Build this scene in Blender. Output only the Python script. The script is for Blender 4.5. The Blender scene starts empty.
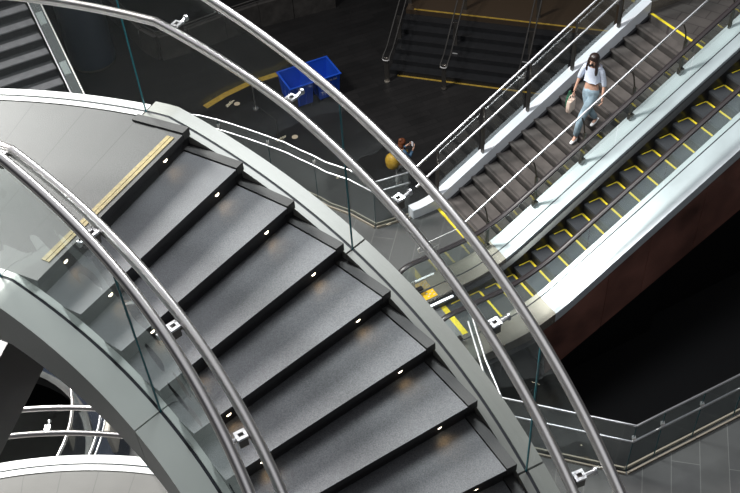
import bpy, bmesh, math, random
from mathutils import Vector, Matrix
random.seed(4)
PI = math.pi
sc = bpy.context.scene
COL = sc.collection
rad = math.radians
V = Vector

# ------------------------------------------------------------------ camera
FPX, PITCH, ROLL, CAMH = 980.766, 0.7857201, 0.0714689, 3.63365
fw = V((0, math.cos(PITCH), -math.sin(PITCH)))
dn = V((0, -math.sin(PITCH), -math.cos(PITCH)))
rt = V((1, 0, 0))
c_, s_ = math.cos(ROLL), math.sin(ROLL)
rt2 = c_ * rt + s_ * dn
dn2 = -s_ * rt + c_ * dn
cam = bpy.data.cameras.new('camera')
cam.sensor_width = 36
cam.lens = FPX / 740 * 36
cam.clip_start = 0.05
cam.clip_end = 300
co = bpy.data.objects.new('camera', cam)
COL.objects.link(co)
M = Matrix((rt2, -dn2, -fw)).transposed().to_4x4()
M.translation = V((0, 0, CAMH))
co.matrix_world = M
sc.camera = co

# ------------------------------------------------------------------ materials
def mat(name, col, rough=.5, metal=0, noise=None, bump=None, spec=.5, emit=None, coat=0):
    m = bpy.data.materials.new(name)
    m.use_nodes = True
    nt = m.node_tree
    b = nt.nodes['Principled BSDF']
    b.inputs['Base Color'].default_value = (*col, 1)
    b.inputs['Roughness'].default_value = rough
    b.inputs['Metallic'].default_value = metal
    b.inputs['Specular IOR Level'].default_value = spec
    if coat: b.inputs['Coat Weight'].default_value = coat
    if emit:
        b.inputs['Emission Color'].default_value = (*emit[0], 1)
        b.inputs['Emission Strength'].default_value = emit[1]
    tc = nt.nodes.new('ShaderNodeTexCoord')
    if noise:
        scale, amt, det = noise
        n = nt.nodes.new('ShaderNodeTexNoise')
        n.inputs['Scale'].default_value = scale
        n.inputs['Detail'].default_value = det
        nt.links.new(tc.outputs['Object'], n.inputs['Vector'])
        r = nt.nodes.new('ShaderNodeValToRGB')
        r.color_ramp.elements[0].position = .3
        r.color_ramp.elements[1].position = .7
        r.color_ramp.elements[0].color = (*[max(0, c * (1 - amt)) for c in col], 1)
        r.color_ramp.elements[1].color = (*[min(1, c * (1 + amt)) for c in col], 1)
        nt.links.new(n.outputs['Fac'], r.inputs['Fac'])
        nt.links.new(r.outputs['Color'], b.inputs['Base Color'])
        if bump:
            bp = nt.nodes.new('ShaderNodeBump')
            bp.inputs['Strength'].default_value = bump
            bp.inputs['Distance'].default_value = .01
            nt.links.new(n.outputs['Fac'], bp.inputs['Height'])
            nt.links.new(bp.outputs['Normal'], b.inputs['Normal'])
    return m

def new_node(m, t): return m.node_tree.nodes.new(t)
def link(m, a, b): m.node_tree.links.new(a, b)

def granite(name, base, joints=False, speck=.35, big=.15, offset=0.0):
    """dark flamed granite: fine speckle, cloudy wear, optional radial paving joints about the stair axis"""
    m = mat(name, base, rough=.55, spec=.35)
    nt = m.node_tree
    b = nt.nodes['Principled BSDF']
    tc = [n for n in nt.nodes if n.type == 'TEX_COORD'][0]
    n1 = new_node(m, 'ShaderNodeTexNoise'); n1.inputs['Scale'].default_value = 170; n1.inputs['Detail'].default_value = 3
    n2 = new_node(m, 'ShaderNodeTexNoise'); n2.inputs['Scale'].default_value = 3.2; n2.inputs['Detail'].default_value = 5
    link(m, tc.outputs['Object'], n1.inputs['Vector']); link(m, tc.outputs['Object'], n2.inputs['Vector'])
    def mr(src, lo, hi):
        r = new_node(m, 'ShaderNodeMapRange')
        r.inputs['From Min'].default_value = .3; r.inputs['From Max'].default_value = .7
        r.inputs['To Min'].default_value = lo; r.inputs['To Max'].default_value = hi
        link(m, src, r.inputs['Value']); return r.outputs['Result']
    a = mr(n1.outputs['Fac'], 1 - speck, 1 + speck); c = mr(n2.outputs['Fac'], 1 - big, 1 + big)
    mul = new_node(m, 'ShaderNodeMath'); mul.operation = 'MULTIPLY'; link(m, a, mul.inputs[0]); link(m, c, mul.inputs[1])
    fac = mul.outputs[0]
    if joints:
        sx = new_node(m, 'ShaderNodeSeparateXYZ'); link(m, tc.outputs['Object'], sx.inputs[0])
        at2 = new_node(m, 'ShaderNodeMath'); at2.operation = 'ARCTAN2'
        link(m, sx.outputs['Y'], at2.inputs[0]); link(m, sx.outputs['X'], at2.inputs[1])
        sub = new_node(m, 'ShaderNodeMath'); sub.operation = 'SUBTRACT'; link(m, at2.outputs[0], sub.inputs[0]); sub.inputs[1].default_value = rad(64.5 + offset)
        dv = new_node(m, 'ShaderNodeMath'); dv.operation = 'DIVIDE'; link(m, sub.outputs[0], dv.inputs[0]); dv.inputs[1].default_value = rad(4.9)
        fr = new_node(m, 'ShaderNodeMath'); fr.operation = 'FRACT'; link(m, dv.outputs[0], fr.inputs[0])
        lt = new_node(m, 'ShaderNodeMath'); lt.operation = 'LESS_THAN'; link(m, fr.outputs[0], lt.inputs[0]); lt.inputs[1].default_value = .018
        k = new_node(m, 'ShaderNodeMath'); k.operation = 'MULTIPLY_ADD'; link(m, lt.outputs[0], k.inputs[0]); k.inputs[1].default_value = -.38; k.inputs[2].default_value = 1
        m2 = new_node(m, 'ShaderNodeMath'); m2.operation = 'MULTIPLY'; link(m, fac, m2.inputs[0]); link(m, k.outputs[0], m2.inputs[1]); fac = m2.outputs[0]
    mx = new_node(m, 'ShaderNodeVectorMath'); mx.operation = 'SCALE'
    mx.inputs[0].default_value = base; link(m, fac, mx.inputs['Scale'])
    link(m, mx.outputs['Vector'], b.inputs['Base Color'])
    bp = new_node(m, 'ShaderNodeBump'); bp.inputs['Strength'].default_value = .25; bp.inputs['Distance'].default_value = .004
    link(m, n1.outputs['Fac'], bp.inputs['Height']); link(m, bp.outputs['Normal'], b.inputs['Normal'])
    return m

def tiled(name, c1, c2, mortar, w, h, rot, rough=.5, msize=.006):
    m = mat(name, c1, rough=rough, spec=.3)
    b = m.node_tree.nodes['Principled BSDF']
    tc = [n for n in m.node_tree.nodes if n.type == 'TEX_COORD'][0]
    mp = new_node(m, 'ShaderNodeMapping'); mp.inputs['Rotation'].default_value = (0, 0, rot)
    link(m, tc.outputs['Object'], mp.inputs['Vector'])
    br = new_node(m, 'ShaderNodeTexBrick')
    br.inputs['Color1'].default_value = (*c1, 1); br.inputs['Color2'].default_value = (*c2, 1); br.inputs['Mortar'].default_value = (*mortar, 1)
    br.inputs['Scale'].default_value = 1; br.inputs['Mortar Size'].default_value = msize
    br.inputs['Brick Width'].default_value = w; br.inputs['Row Height'].default_value = h
    link(m, mp.outputs['Vector'], br.inputs['Vector'])
    n = new_node(m, 'ShaderNodeTexNoise'); n.inputs['Scale'].default_value = 1.1; n.inputs['Detail'].default_value = 6
    link(m, tc.outputs['Object'], n.inputs['Vector'])
    r = new_node(m, 'ShaderNodeMapRange'); r.inputs['From Min'].default_value = .3; r.inputs['From Max'].default_value = .7
    r.inputs['To Min'].default_value = .75; r.inputs['To Max'].default_value = 1.2
    link(m, n.outputs['Fac'], r.inputs['Value'])
    sc_ = new_node(m, 'ShaderNodeVectorMath'); sc_.operation = 'SCALE'
    link(m, br.outputs['Color'], sc_.inputs[0]); link(m, r.outputs['Result'], sc_.inputs['Scale'])
    link(m, sc_.outputs['Vector'], b.inputs['Base Color'])
    return m

def glass(name, tint=(.86, .93, .92), refl=.10, haze=.02, wave=0.0):
    """single sheet of clear glass: tinted transmission, mirror-like reflection, a little pale diffuse haze"""
    m = bpy.data.materials.new(name); m.use_nodes = True
    nt = m.node_tree; nt.nodes.clear()
    out = nt.nodes.new('ShaderNodeOutputMaterial')
    tr = nt.nodes.new('ShaderNodeBsdfTransparent'); tr.inputs[0].default_value = (*tint, 1)
    gl = nt.nodes.new('ShaderNodeBsdfGlossy'); gl.inputs['Roughness'].default_value = .03; gl.inputs[0].default_value = (.9, .95, .95, 1)
    df = nt.nodes.new('ShaderNodeBsdfDiffuse'); df.inputs[0].default_value = (.6, .66, .66, 1)
    lw = nt.nodes.new('ShaderNodeLayerWeight'); lw.inputs['Blend'].default_value = .35
    mr = nt.nodes.new('ShaderNodeMapRange'); mr.inputs['To Min'].default_value = refl * .45; mr.inputs['To Max'].default_value = min(.8, refl * 5)
    nt.links.new(lw.outputs['Fresnel'], mr.inputs['Value'])
    a = nt.nodes.new('ShaderNodeMixShader'); b = nt.nodes.new('ShaderNodeMixShader')
    a.inputs[0].default_value = haze
    nt.links.new(tr.outputs[0], a.inputs[1]); nt.links.new(df.outputs[0], a.inputs[2])
    nt.links.new(mr.outputs[0], b.inputs[0]); nt.links.new(a.outputs[0], b.inputs[1]); nt.links.new(gl.outputs[0], b.inputs[2])
    nt.links.new(b.outputs[0], out.inputs[0])
    if wave:
        tc = nt.nodes.new('ShaderNodeTexCoord'); n = nt.nodes.new('ShaderNodeTexNoise'); n.inputs['Scale'].default_value = 1.6; n.inputs['Detail'].default_value = 2
        nt.links.new(tc.outputs['Object'], n.inputs['Vector'])
        bp = nt.nodes.new('ShaderNodeBump'); bp.inputs['Strength'].default_value = wave; bp.inputs['Distance'].default_value = .1
        nt.links.new(n.outputs['Fac'], bp.inputs['Height']); nt.links.new(bp.outputs['Normal'], gl.inputs['Normal'])
    return m

STEEL = mat('brushed_steel', (.90, .87, .85), .31, 1)
STEEL_POLISHED = mat('polished_steel', (.70, .70, .72), .36, 1)
STEEL_DARK = mat('dark_steel', (.16, .15, .14), .35, .9)
PANEL_I = mat('grey_paint_shade_lifted', (.56, .58, .55), .4, 0, noise=(2.5, .05, 4), spec=.4)  # inner fascia: same paint, lightened in colour to offset weaker light there
PANEL = mat('grey_paint_light_cut', (.245, .245, .228), .38, 0, noise=(2.5, .05, 4), spec=.4)  # outer fascia: same paint, darkened in colour to offset stronger light
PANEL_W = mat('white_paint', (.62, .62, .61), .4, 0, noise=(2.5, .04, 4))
GASKET = mat('black_gasket', (.012, .012, .02), .7)
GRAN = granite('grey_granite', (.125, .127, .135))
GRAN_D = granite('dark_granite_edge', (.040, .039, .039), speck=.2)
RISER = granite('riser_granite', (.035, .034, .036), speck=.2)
GRAN_L = granite('landing_granite', (.060, .060, .060), joints=True, speck=.22, big=.08)
GRAN_LL = granite('lower_landing_granite', (.105, .10, .095), joints=True, speck=.2, big=.08)
YEL = mat('yellow_strip', (.26, .20, .075), .6, noise=(60, .25, 3))
YEL_B = mat('yellow_paint', (.75, .60, .03), .5, noise=(20, .12, 3))
YEL_D = mat('dull_yellow_line', (.34, .22, .03), .6, noise=(9, .2, 3))
LED = mat('warm_led', (1, .9, .7), .3, emit=((1, .86, .62), 7))
LEDC = mat('white_led_strip', (1, 1, 1), .3, emit=((.9, .95, 1), 4))
TEAL = mat('teal_glass_edge', (.02, .15, .18), .15, spec=.8)
TEAL_D = mat('dark_glass_edge', (.012, .05, .058), .2, spec=.6)
GL_MAIN = glass('curved_guard_glass', (.91, .935, .925), .055, .03, wave=.25)
GL_IN = glass('inner_guard_glass', (.84, .89, .88), .12, .07, wave=.5)
GL_ESC = glass('balustrade_glass', (.80, .88, .85), .035, .03)
GL_DARK = glass('edge_guard_glass', (.80, .86, .87), .04, .03)
DECK = mat('escalator_deck', (.48, .52, .55), .28, .25, noise=(1.5, .12, 3))
DECK_S = mat('escalator_base_steel', (.50, .46, .40), .25, .8, noise=(1.2, .3, 3))
RUBBER = mat('black_rubber', (.018, .014, .015), .35, spec=.4)
SKIRT = mat('black_skirt', (.012, .012, .014), .3)
def grooved(name, col):
    m = mat(name, col, .5, .3)
    tc = [n for n in m.node_tree.nodes if n.type == 'TEX_COORD'][0]
    w = new_node(m, 'ShaderNodeTexWave'); w.bands_direction = 'Y'; w.inputs['Scale'].default_value = 18
    link(m, tc.outputs['Object'], w.inputs['Vector'])
    r = new_node(m, 'ShaderNodeValToRGB')
    r.color_ramp.elements[0].color = (*[c * .55 for c in col], 1); r.color_ramp.elements[1].color = (*[c * 1.35 for c in col], 1)
    link(m, w.outputs['Fac'], r.inputs['Fac']); link(m, r.outputs['Color'], m.node_tree.nodes['Principled BSDF'].inputs['Base Color'])
    return m
ESC_STEP = grooved('grooved_step', (.055, .06, .066))
ESC_RISER = grooved('grooved_riser', (.022, .022, .026))
CLAD = mat('dark_red_cladding', (.17, .075, .058), .3, .2, noise=(1.0, .6, 3), spec=.7, coat=.2)
SOFFIT = mat('black_soffit', (.004, .004, .004), .6)
TREAD_B = mat('brown_grey_stone', (.082, .073, .068), .5, noise=(5, .22, 5))
TREAD_BD = mat('dark_brown_stone', (.030, .027, .025), .5, noise=(8, .2, 4))
FLOOR_M = tiled('mid_floor_tiles', (.085, .085, .083), (.070, .070, .071), (.14, .14, .135), 1.6, .42, rad(-75), msize=.006)
FLOOR_L = tiled('shade_dark_planks', (.017, .016, .016), (.012, .0115, .0115), (.006, .006, .006), 1.5, .22, rad(-22), .4)  # dark planks, colour darkened further in place of shade from the building above
BLACK = mat('void_shade_black', (.004, .004, .005), .8)
BROWN = mat('brown_wall', (.060, .028, .010), .5, noise=(.7, .5, 4))
STEP_L = mat('shade_dark_step', (.009, .0095, .011), .45, noise=(6, .2, 3))  # shade over the plaza stairs is put into this dark colour
STEP_G = mat('pale_grey_step', (.16, .16, .17), .5, noise=(5, .15, 3))  # pale grey, front part of each tread
STEP_GD = mat('dark_step_riser', (.022, .023, .026), .5)
COLM = mat('blue_black_column', (.045, .060, .085), .3, .2)
STONE_D = mat('dark_stone_parapet', (.050, .046, .043), .6, noise=(4, .3, 5))
BLUE = mat('blue_plastic', (.012, .075, .50), .38, noise=(3, .1, 2))
BLUE_D = mat('blue_plastic_inside', (.010, .055, .36), .5)
WHITEMARK = mat('white_lettering', (.7, .7, .68), .6)
SKIN = mat('skin', (.56, .33, .24), .5)
HAIRD = mat('dark_hair', (.022, .012, .010), .4)
HAIRA = mat('auburn_hair', (.16, .05, .02), .5)
SHIRT = mat('pale_blue_knit', (.58, .63, .74), .8, noise=(60, .08, 2))
def jeansmat():
    return mat('faded_denim', (.33, .44, .50), .85, noise=(7, .35, 4))
JEANS = mat('faded_denim_blue', (.25, .34, .40), .85, noise=(7, .4, 4))
DENIM = mat('blue_denim', (.06, .13, .22), .85)
PALEP = mat('pale_trousers', (.36, .36, .35), .85)
WSHOE = mat('white_leather', (.85, .85, .86), .5)
MASK = mat('black_cloth', (.01, .01, .013), .8)
TOTE = mat('beige_canvas', (.62, .48, .40), .8)
GREENB = mat('dark_green_cloth', (.02, .11, .06), .8)
MUSTARD = mat('mustard_nylon', (.50, .30, .03), .6, noise=(14, .2, 3))
BEIGE = mat('beige_kerb', (.27, .23, .18), .6)

# ------------------------------------------------------------------ helpers
def link_obj(name, me, m, parent=None, smooth=False):
    o = bpy.data.objects.new(name, me)
    COL.objects.link(o)
    if m:
        for mm in (m if isinstance(m, (list, tuple)) else [m]): me.materials.append(mm)
    if parent is not None:
        o.parent = parent
    if smooth:
        for p in me.polygons: p.use_smooth = True
    return o

def thing(name, label, cat, loc=(0, 0, 0), rz=0, group=None):
    o = bpy.data.objects.new(name, None)
    o.empty_display_size = .1
    COL.objects.link(o)
    o.location = loc; o.rotation_euler = (0, 0, rz)
    o['label'] = label; o['category'] = cat
    if group: o['group'] = group
    bpy.context.view_layer.update()
    return o

def tag(o, label, cat, group=None):
    o['label'] = label; o['category'] = cat
    if group: o['group'] = group
    return o

class MB:
    def __init__(s): s.v = []; s.f = []; s.mi = []; s.cur = 0
    def add(s, vs, fs):
        n = len(s.v); s.v += [tuple(v) for v in vs]
        for f in fs: s.f.append([i + n for i in f]); s.mi.append(s.cur)
    def hexa(s, p):  # 8 points bottom 0-3, top 4-7
        s.add(p, [(0, 3, 2, 1), (4, 5, 6, 7), (0, 1, 5, 4), (1, 2, 6, 5), (2, 3, 7, 6), (3, 0, 4, 7)])
    def box(s, c, d, X=V((1, 0, 0)), Y=V((0, 1, 0)), Z=V((0, 0, 1))):
        c = V(c); h = [q / 2 for q in d]
        pts = [c + X * a * h[0] + Y * b * h[1] + Z * e * h[2] for e in (-1, 1) for a, b in ((-1, -1), (1, -1), (1, 1), (-1, 1))]
        s.hexa(pts)
    def sweep(s, rings, closed=True, caps=True):
        n = len(rings[0]); base = len(s.v)
        for r in rings: s.v += [tuple(p) for p in r]
        for i in range(len(rings) - 1):
            for j in range(n if closed else n - 1):
                a = base + i * n + j; b = base + i * n + (j + 1) % n
                s.f.append([a, b, b + n, a + n]); s.mi.append(s.cur)
        if caps and closed:
            s.f.append([base + j for j in reversed(range(n))]); s.mi.append(s.cur)
            s.f.append([base + (len(rings) - 1) * n + j for j in range(n)]); s.mi.append(s.cur)
    def tube(s, pts, r, seg=10, closed=False):
        pts = [V(p) for p in pts]; rings = []
        N = len(pts)
        rr = r if isinstance(r, (list, tuple)) else [r] * N
        prev = None
        for i, p in enumerate(pts):
            if closed: t = (pts[(i + 1) % N] - pts[i - 1]).normalized()
            else: t = (pts[min(i + 1, N - 1)] - pts[max(i - 1, 0)]).normalized()
            if prev is None:
                ref = V((0, 0, 1)) if abs(t.z) < .9 else V((1, 0, 0))
                u = t.cross(ref).normalized()
            else:
                u = (prev - t * prev.dot(t)).normalized()
            prev = u; w = t.cross(u)
            rings.append([p + (u * math.cos(2 * PI * k / seg) + w * math.sin(2 * PI * k / seg)) * rr[i] for k in range(seg)])
        if closed: rings.append(rings[0]); s.sweep(rings, True, False)
        else: s.sweep(rings)
    def build(s, name, m, parent=None, smooth=False, loc=None, fix=True):
        me = bpy.data.meshes.new(name)
        vs = s.v
        if parent is not None:
            inv = parent.matrix_world.inverted()
            vs = [tuple(inv @ V(v)) for v in vs]
        elif loc is not None:
            vs = [tuple(V(v) - V(loc)) for v in vs]
        me.from_pydata(vs, [], s.f)
        for p, i in zip(me.polygons, s.mi): p.material_index = i
        me.update()
        if fix:
            bm = bmesh.new(); bm.from_mesh(me); bmesh.ops.recalc_face_normals(bm, faces=bm.faces); bm.to_mesh(me); bm.free()
        o = link_obj(name, me, m, parent, smooth)
        if loc is not None and parent is None: o.location = loc
        if smooth:
            try: me.set_sharp_from_angle(angle=rad(40))
            except Exception: pass
        bpy.context.view_layer.update()
        return o

def blobs(name, parts, m, parent):
    """overlapping smooth ovoids merged into one skin by voxel remesh: parts = [(centre, (rx, ry, rz), X, Y)]"""
    mb = MB()
    for c, (rx, ry, rz), X, Y in parts:
        c = V(c); Z = X.cross(Y).normalized(); rings = []
        for i in range(1, 12):
            th = PI * i / 12
            rings.append([c + X * rx * math.sin(th) * math.cos(q) + Y * ry * math.sin(th) * math.sin(q) + Z * rz * math.cos(th) for q in [2 * PI * k / 18 for k in range(18)]])
        mb.sweep(rings)
    o = mb.build(name, m, parent, True)
    md = o.modifiers.new('Remesh', 'REMESH'); md.mode = 'VOXEL'; md.voxel_size = .012; md.use_smooth_shade = True
    me2 = bpy.data.meshes.new_from_object(o.evaluated_get(bpy.context.evaluated_depsgraph_get()))
    o.modifiers.clear(); o.data = me2
    for p in me2.polygons: p.use_smooth = True
    return o

def chain(name, nodes, edges, m, parent, sub=1, root=None):
    """one continuous tapered body grown with a Skin modifier. nodes: {name: (point, radius or (rx, ry))}"""
    keys = list(nodes); idx = {k: i for i, k in enumerate(keys)}
    me = bpy.data.meshes.new(name)
    inv = parent.matrix_world.inverted() if parent is not None else Matrix()
    me.from_pydata([tuple(inv @ V(nodes[k][0])) for k in keys], [(idx[a], idx[b]) for a, b in edges], [])
    o = link_obj(name, me, m, parent)
    sk = o.modifiers.new('Skin', 'SKIN')
    sk.use_smooth_shade = True
    for k in keys:
        r = nodes[k][1]
        d = me.skin_vertices[0].data[idx[k]]
        d.radius = r if isinstance(r, tuple) else (r, r)
        d.use_root = (k == (root or keys[0]))
    su = o.modifiers.new('Sub', 'SUBSURF'); su.levels = sub; su.render_levels = sub
    # freeze the modifiers into a real mesh
    dg = bpy.context.evaluated_depsgraph_get()
    me2 = bpy.data.meshes.new_from_object(o.evaluated_get(dg))
    o.modifiers.clear(); o.data = me2
    if not me2.materials: me2.materials.append(m)
    for p in me2.polygons: p.use_smooth = True
    return o

def poly(s, pts2, z0, z1):
    n = len(pts2)
    s.add([(x, y, z0) for x, y in pts2] + [(x, y, z1) for x, y in pts2],
          [list(reversed(range(n))), list(range(n, 2 * n))] + [[i, (i + 1) % n, n + (i + 1) % n, n + i] for i in range(n)])

def structure(o):
    o['kind'] = 'structure'; return o

# ================================================================== CURVED STAIRCASE
CX, CY = -3.19443, 1.04922
RISE = .13; A0 = rad(59.7316); DA = rad(5.0287)
RO, RI = 4.2766, 2.90
RG_O, RG_I = 4.330, 2.853
A_END = rad(128)
NST = 15
AST = A0 - DA * NST
def P(a, r, z):
    if r > 4.25 and a > rad(64) and z > -2: r -= .0032 * min(20, math.degrees(a) - 64)   # the landing edge is a touch flatter than the flight
    return V((CX + r * math.cos(a), CY + r * math.sin(a), z))
def zs(a, off, flat): return min(flat, off - RISE * (A0 - a) / DA)
zslot = lambda a: zs(a, -.065, 0.0)
def zA(a):
    if a >= rad(59.5): return .80
    u = math.degrees(rad(59.5) - a); return .80 - RISE * u / 5.0287 + .063 * min(1, u / 12)
zC = lambda a: zs(a, .869, .83)
zB = lambda a: zs(a, 1.035, .985)
def arange(a, b, step):
    n = max(1, int(math.ceil(abs(b - a) / step))); return [a + (b - a) * i / n for i in range(n + 1)]
def withkink(lst, kinks):
    s = sorted(set([round(x, 6) for x in lst] + [round(k, 6) for k in kinks if min(lst) < k < max(lst)])); return s

stair = thing('curved_staircase', 'wide curved granite staircase with pale grey curved side stringers sweeping across the foreground', 'staircase', (CX, CY, 0))

def wedge(mb, a0, a1, r0, r1, z0, z1, n=2):
    rings = []
    for a in [a0 + (a1 - a0) * i / n for i in range(n + 1)]:
        rings.append([P(a, r0, z0), P(a, r1, z0), P(a, r1, z1), P(a, r0, z1)])
    mb.sweep(rings)

KERB = .062
def led_lamp(p):
    l = bpy.data.lights.new('step_lamp', 'SPOT'); l.energy = .13; l.spot_size = rad(110); l.spot_blend = .8; l.color = (1, .62, .26); l.shadow_soft_size = .012
    o = bpy.data.objects.new('step_lamp', l); COL.objects.link(o); o.location = p
    tt = V((p.y - CY, -(p.x - CX), 0)).normalized(); o.rotation_euler = (tt * .8 - V((0, 0, 1))).to_track_quat('-Z', 'Y').to_euler()
def lip(r): return .018 / r
for k in range(1, NST + 1):
    a = A0 - DA * k; b = a + DA; z = -RISE * k
    mb = MB(); mb.cur = 0
    # slab with the nosing lip
    def prism(r0, r1, top, zl=.042):
        prof = [(0, top), (0, top - zl), (1, top - zl - .006), (1, top - RISE - .03), (2, top - RISE - .03), (2, top)]
        rings = []
        for r in (r0, r1):
            aa = {0: a, 1: a + .022 / r, 2: b + .03 / r}
            rings.append([P(aa[i], r, zz) for i, zz in prof])
        mb.sweep(rings)
    prism(RI, RO - KERB - .004, z)
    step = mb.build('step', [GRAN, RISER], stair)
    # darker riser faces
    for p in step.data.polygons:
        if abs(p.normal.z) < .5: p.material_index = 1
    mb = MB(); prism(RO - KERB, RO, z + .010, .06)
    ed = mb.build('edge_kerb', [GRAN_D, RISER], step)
    # two recessed riser lights lighting the tread below
    for r in (3.12, 4.035):
        aa = a + .021 / r; t = V((math.sin(aa), -math.cos(aa), 0)); rr = V((math.cos(aa), math.sin(aa), 0))
        c = P(aa, r, z - .068) + t * .002
        mb = MB()
        ring = [c + rr * .014 * math.cos(q) + V((0, 0, 1)) * .010 * math.sin(q) for q in [2 * PI * i / 14 for i in range(14)]]
        mb.sweep([[p - t * .006 for p in ring], [p + t * .004 for p in ring]])
        mb.build('step_light', LED, step)
        led_lamp(c + t * .03)
# landing: its front edge is the top nosing
mb = MB()
rings = []
ln = arange(A0 + .02 / 3.6, A_END, rad(2.5))
for a in ln: rings.append([P(a, RI, -.20), P(a, RG_O - .05, -.20), P(a, RG_O - .05, 0), P(a, RI, 0)])
mb.sweep(rings)
landing = mb.build('landing_floor', GRAN_L, stair)
mb = MB()
def prism0(mb, r0, r1, top, back, zl=.045):
    prof = [(0, top), (0, top - zl), (1, top - zl - .006), (1, top - RISE - .03), (2, top - RISE - .03), (2, top)]
    rings = []
    for r in (r0, r1):
        aa = {0: A0, 1: A0 + .022 / r, 2: A0 + back / r}
        rings.append([P(aa[i], r, zz) for i, zz in prof])
    mb.sweep(rings)
prism0(mb, RI, RO - KERB - .004, .002, .20)
nz = mb.build('landing_nosing', [GRAN_L, RISER], stair)
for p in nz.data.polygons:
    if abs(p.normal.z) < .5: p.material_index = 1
mb = MB(); prism0(mb, RO - KERB, RO, .014, .37, .06); mb.build('edge_kerb', [GRAN_D, RISER], nz)
for r in (3.12, 4.035):
    aa = A0 + .021 / r; t = V((math.sin(aa), -math.cos(aa), 0)); rr = V((math.cos(aa), math.sin(aa), 0))
    c = P(aa, r, -.068) + t * .002
    mb = MB(); ring = [c + rr * .014 * math.cos(q) + V((0, 0, 1)) * .010 * math.sin(q) for q in [2 * PI * i / 14 for i in range(14)]]
    mb.sweep([[p - t * .006 for p in ring], [p + t * .004 for p in ring]]); mb.build('step_light', LED, nz); led_lamp(c + t * .03)
# yellow tactile strip set back from the top nosing
mb = MB()
d = V((math.cos(A0), math.sin(A0), 0)); t = V((-math.sin(A0), math.cos(A0), 0))
c0 = V((CX, CY, 0))
for s0, s1 in ((.030, .052), (.056, .082)):
    mb.hexa([c0 + d * q + t * w + V((0, 0, zz)) for zz in (.001, .0065) for q, w in ((3.03, s0), (4.165, s0), (4.165, s1), (3.03, s1))])
ys = mb.build('yellow_nosing_strip', YEL, stair); ys['label'] = 'worn yellow warning strip along the top step'

# stringers -------------------------------------------------------------
def band(mb, a0, a1, r0, r1, ztop, thick, zoff=0.0, step=rad(1.25), kink=(rad(62.2),)):
    rings = []
    for a in withkink(arange(a0, a1, step), kink):
        z = ztop(a) + zoff
        rings.append([P(a, r0, z - thick), P(a, r1, z - thick), P(a, r1, z), P(a, r0, z)])
    mb.sweep(rings)
GAP = .0012
JO = [AST + .001] + [rad(x) for x in (4.3, 24.3, 44.45, 64.4, 84.4, 104.4)] + [A_END]
JI = [AST + .001] + [rad(x) for x in (4.0, 24.0, 43.8, 63.8, 83.8, 103.8)] + [A_END]
so = thing('outer_stringer_tmp', '', '') if False else None
for side, J, rg in (('outer', JO, RG_O), ('inner', JI, RG_I)):
    for i in range(len(J) - 1):
        a0, a1 = J[i] + GAP, J[i + 1] - GAP
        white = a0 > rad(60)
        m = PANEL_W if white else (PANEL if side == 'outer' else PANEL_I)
        mb = MB()
        if side == 'outer':
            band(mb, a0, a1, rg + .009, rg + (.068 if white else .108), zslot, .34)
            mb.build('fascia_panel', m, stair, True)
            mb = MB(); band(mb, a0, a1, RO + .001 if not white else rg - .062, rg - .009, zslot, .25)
            mb.build('fascia_inner_strip', m, stair, True)
        else:
            mb2 = MB()
            rings = []
            for a in withkink(arange(a0, a1, rad(1.25)), (rad(62.2),)):
                z = zslot(a)
                rings.append([P(a, rg - .165, z - .17), P(a, rg - .165, z - .34), P(a, rg - .009, z - .34), P(a, rg - .009, z), P(a, rg - .165, z)])
            mb2.sweep(rings)
            mb2.build('fascia_panel', m, stair, True)
            mb = MB(); band(mb, a0, a1, rg + .009, RI - .001, zslot, .25)
            mb.build('fascia_inner_strip', m, stair, True)
    mb = MB(); band(mb, J[0], J[-1], rg - .0088, rg + .0088, zslot, .2, -.006); mb.build('black_gasket', GASKET, stair, True)
# underside
mb = MB()
rings = []
for a in withkink(arange(AST + .01, A_END - .01, rad(2.5)), (rad(62.2),)):
    z = zslot(a) - .30
    rings.append([P(a, RG_I, z - .05), P(a, RG_O, z - .05), P(a, RG_O, z), P(a, RG_I, z)])
mb.sweep(rings); mb.build('soffit', BLACK, stair)

# glass guards ----------------------------------------------------------
def bracket(parent, a, rr, ztube, outward):
    """square clamp block beside the handrail, with a rod through to the glass"""
    t = V((-math.sin(a), math.cos(a), 0)); r = V((math.cos(a), math.sin(a), 0)) * outward
    c = P(a, rr, ztube); mb = MB()
    up = V((0, 0, 1))
    e = c + r * .048 + up * .0
    mb.cur = 0
    mb.box(c + r * .055 - up * .028, (.042, .044, .056), r, t)
    mb.tube([c - up * .012, c + r * .02 - up * .030, c + r * .04 - up * .035], .010, 8)
    br = mb.build('bracket', STEEL_DARK, parent, True)
    mb = MB()
    for q in (-1, 1):
        mb.box(c + r * .055 + t * q * .018 + up * .006, (.052, .015, .012), r, t)
        mb.box(c + r * (.055 + q * .0195) + up * .006, (.014, .025, .012), r, t)
    mb.build('clamp_plate', STEEL_POLISHED, br)
    mb = MB(); mb.tube([c + r * .085 - up * .012, c + r * .132 - up * .002], [.012, .009], 8); mb.tube([c + r * .128 - up * .002, c + r * .139 - up * .002], .018, 12)
    mb.build('rod', STEEL_POLISHED, br, True)

def arc_tube(parent, name, rr, zf, a0, a1, kinks, r=.0255, m=STEEL):
    mb = MB(); mb.tube([P(a, rr, zf(a)) for a in withkink(arange(a0, a1, rad(.7)), kinks)], r, 28)
    return mb.build(name, m, parent, True)

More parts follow.
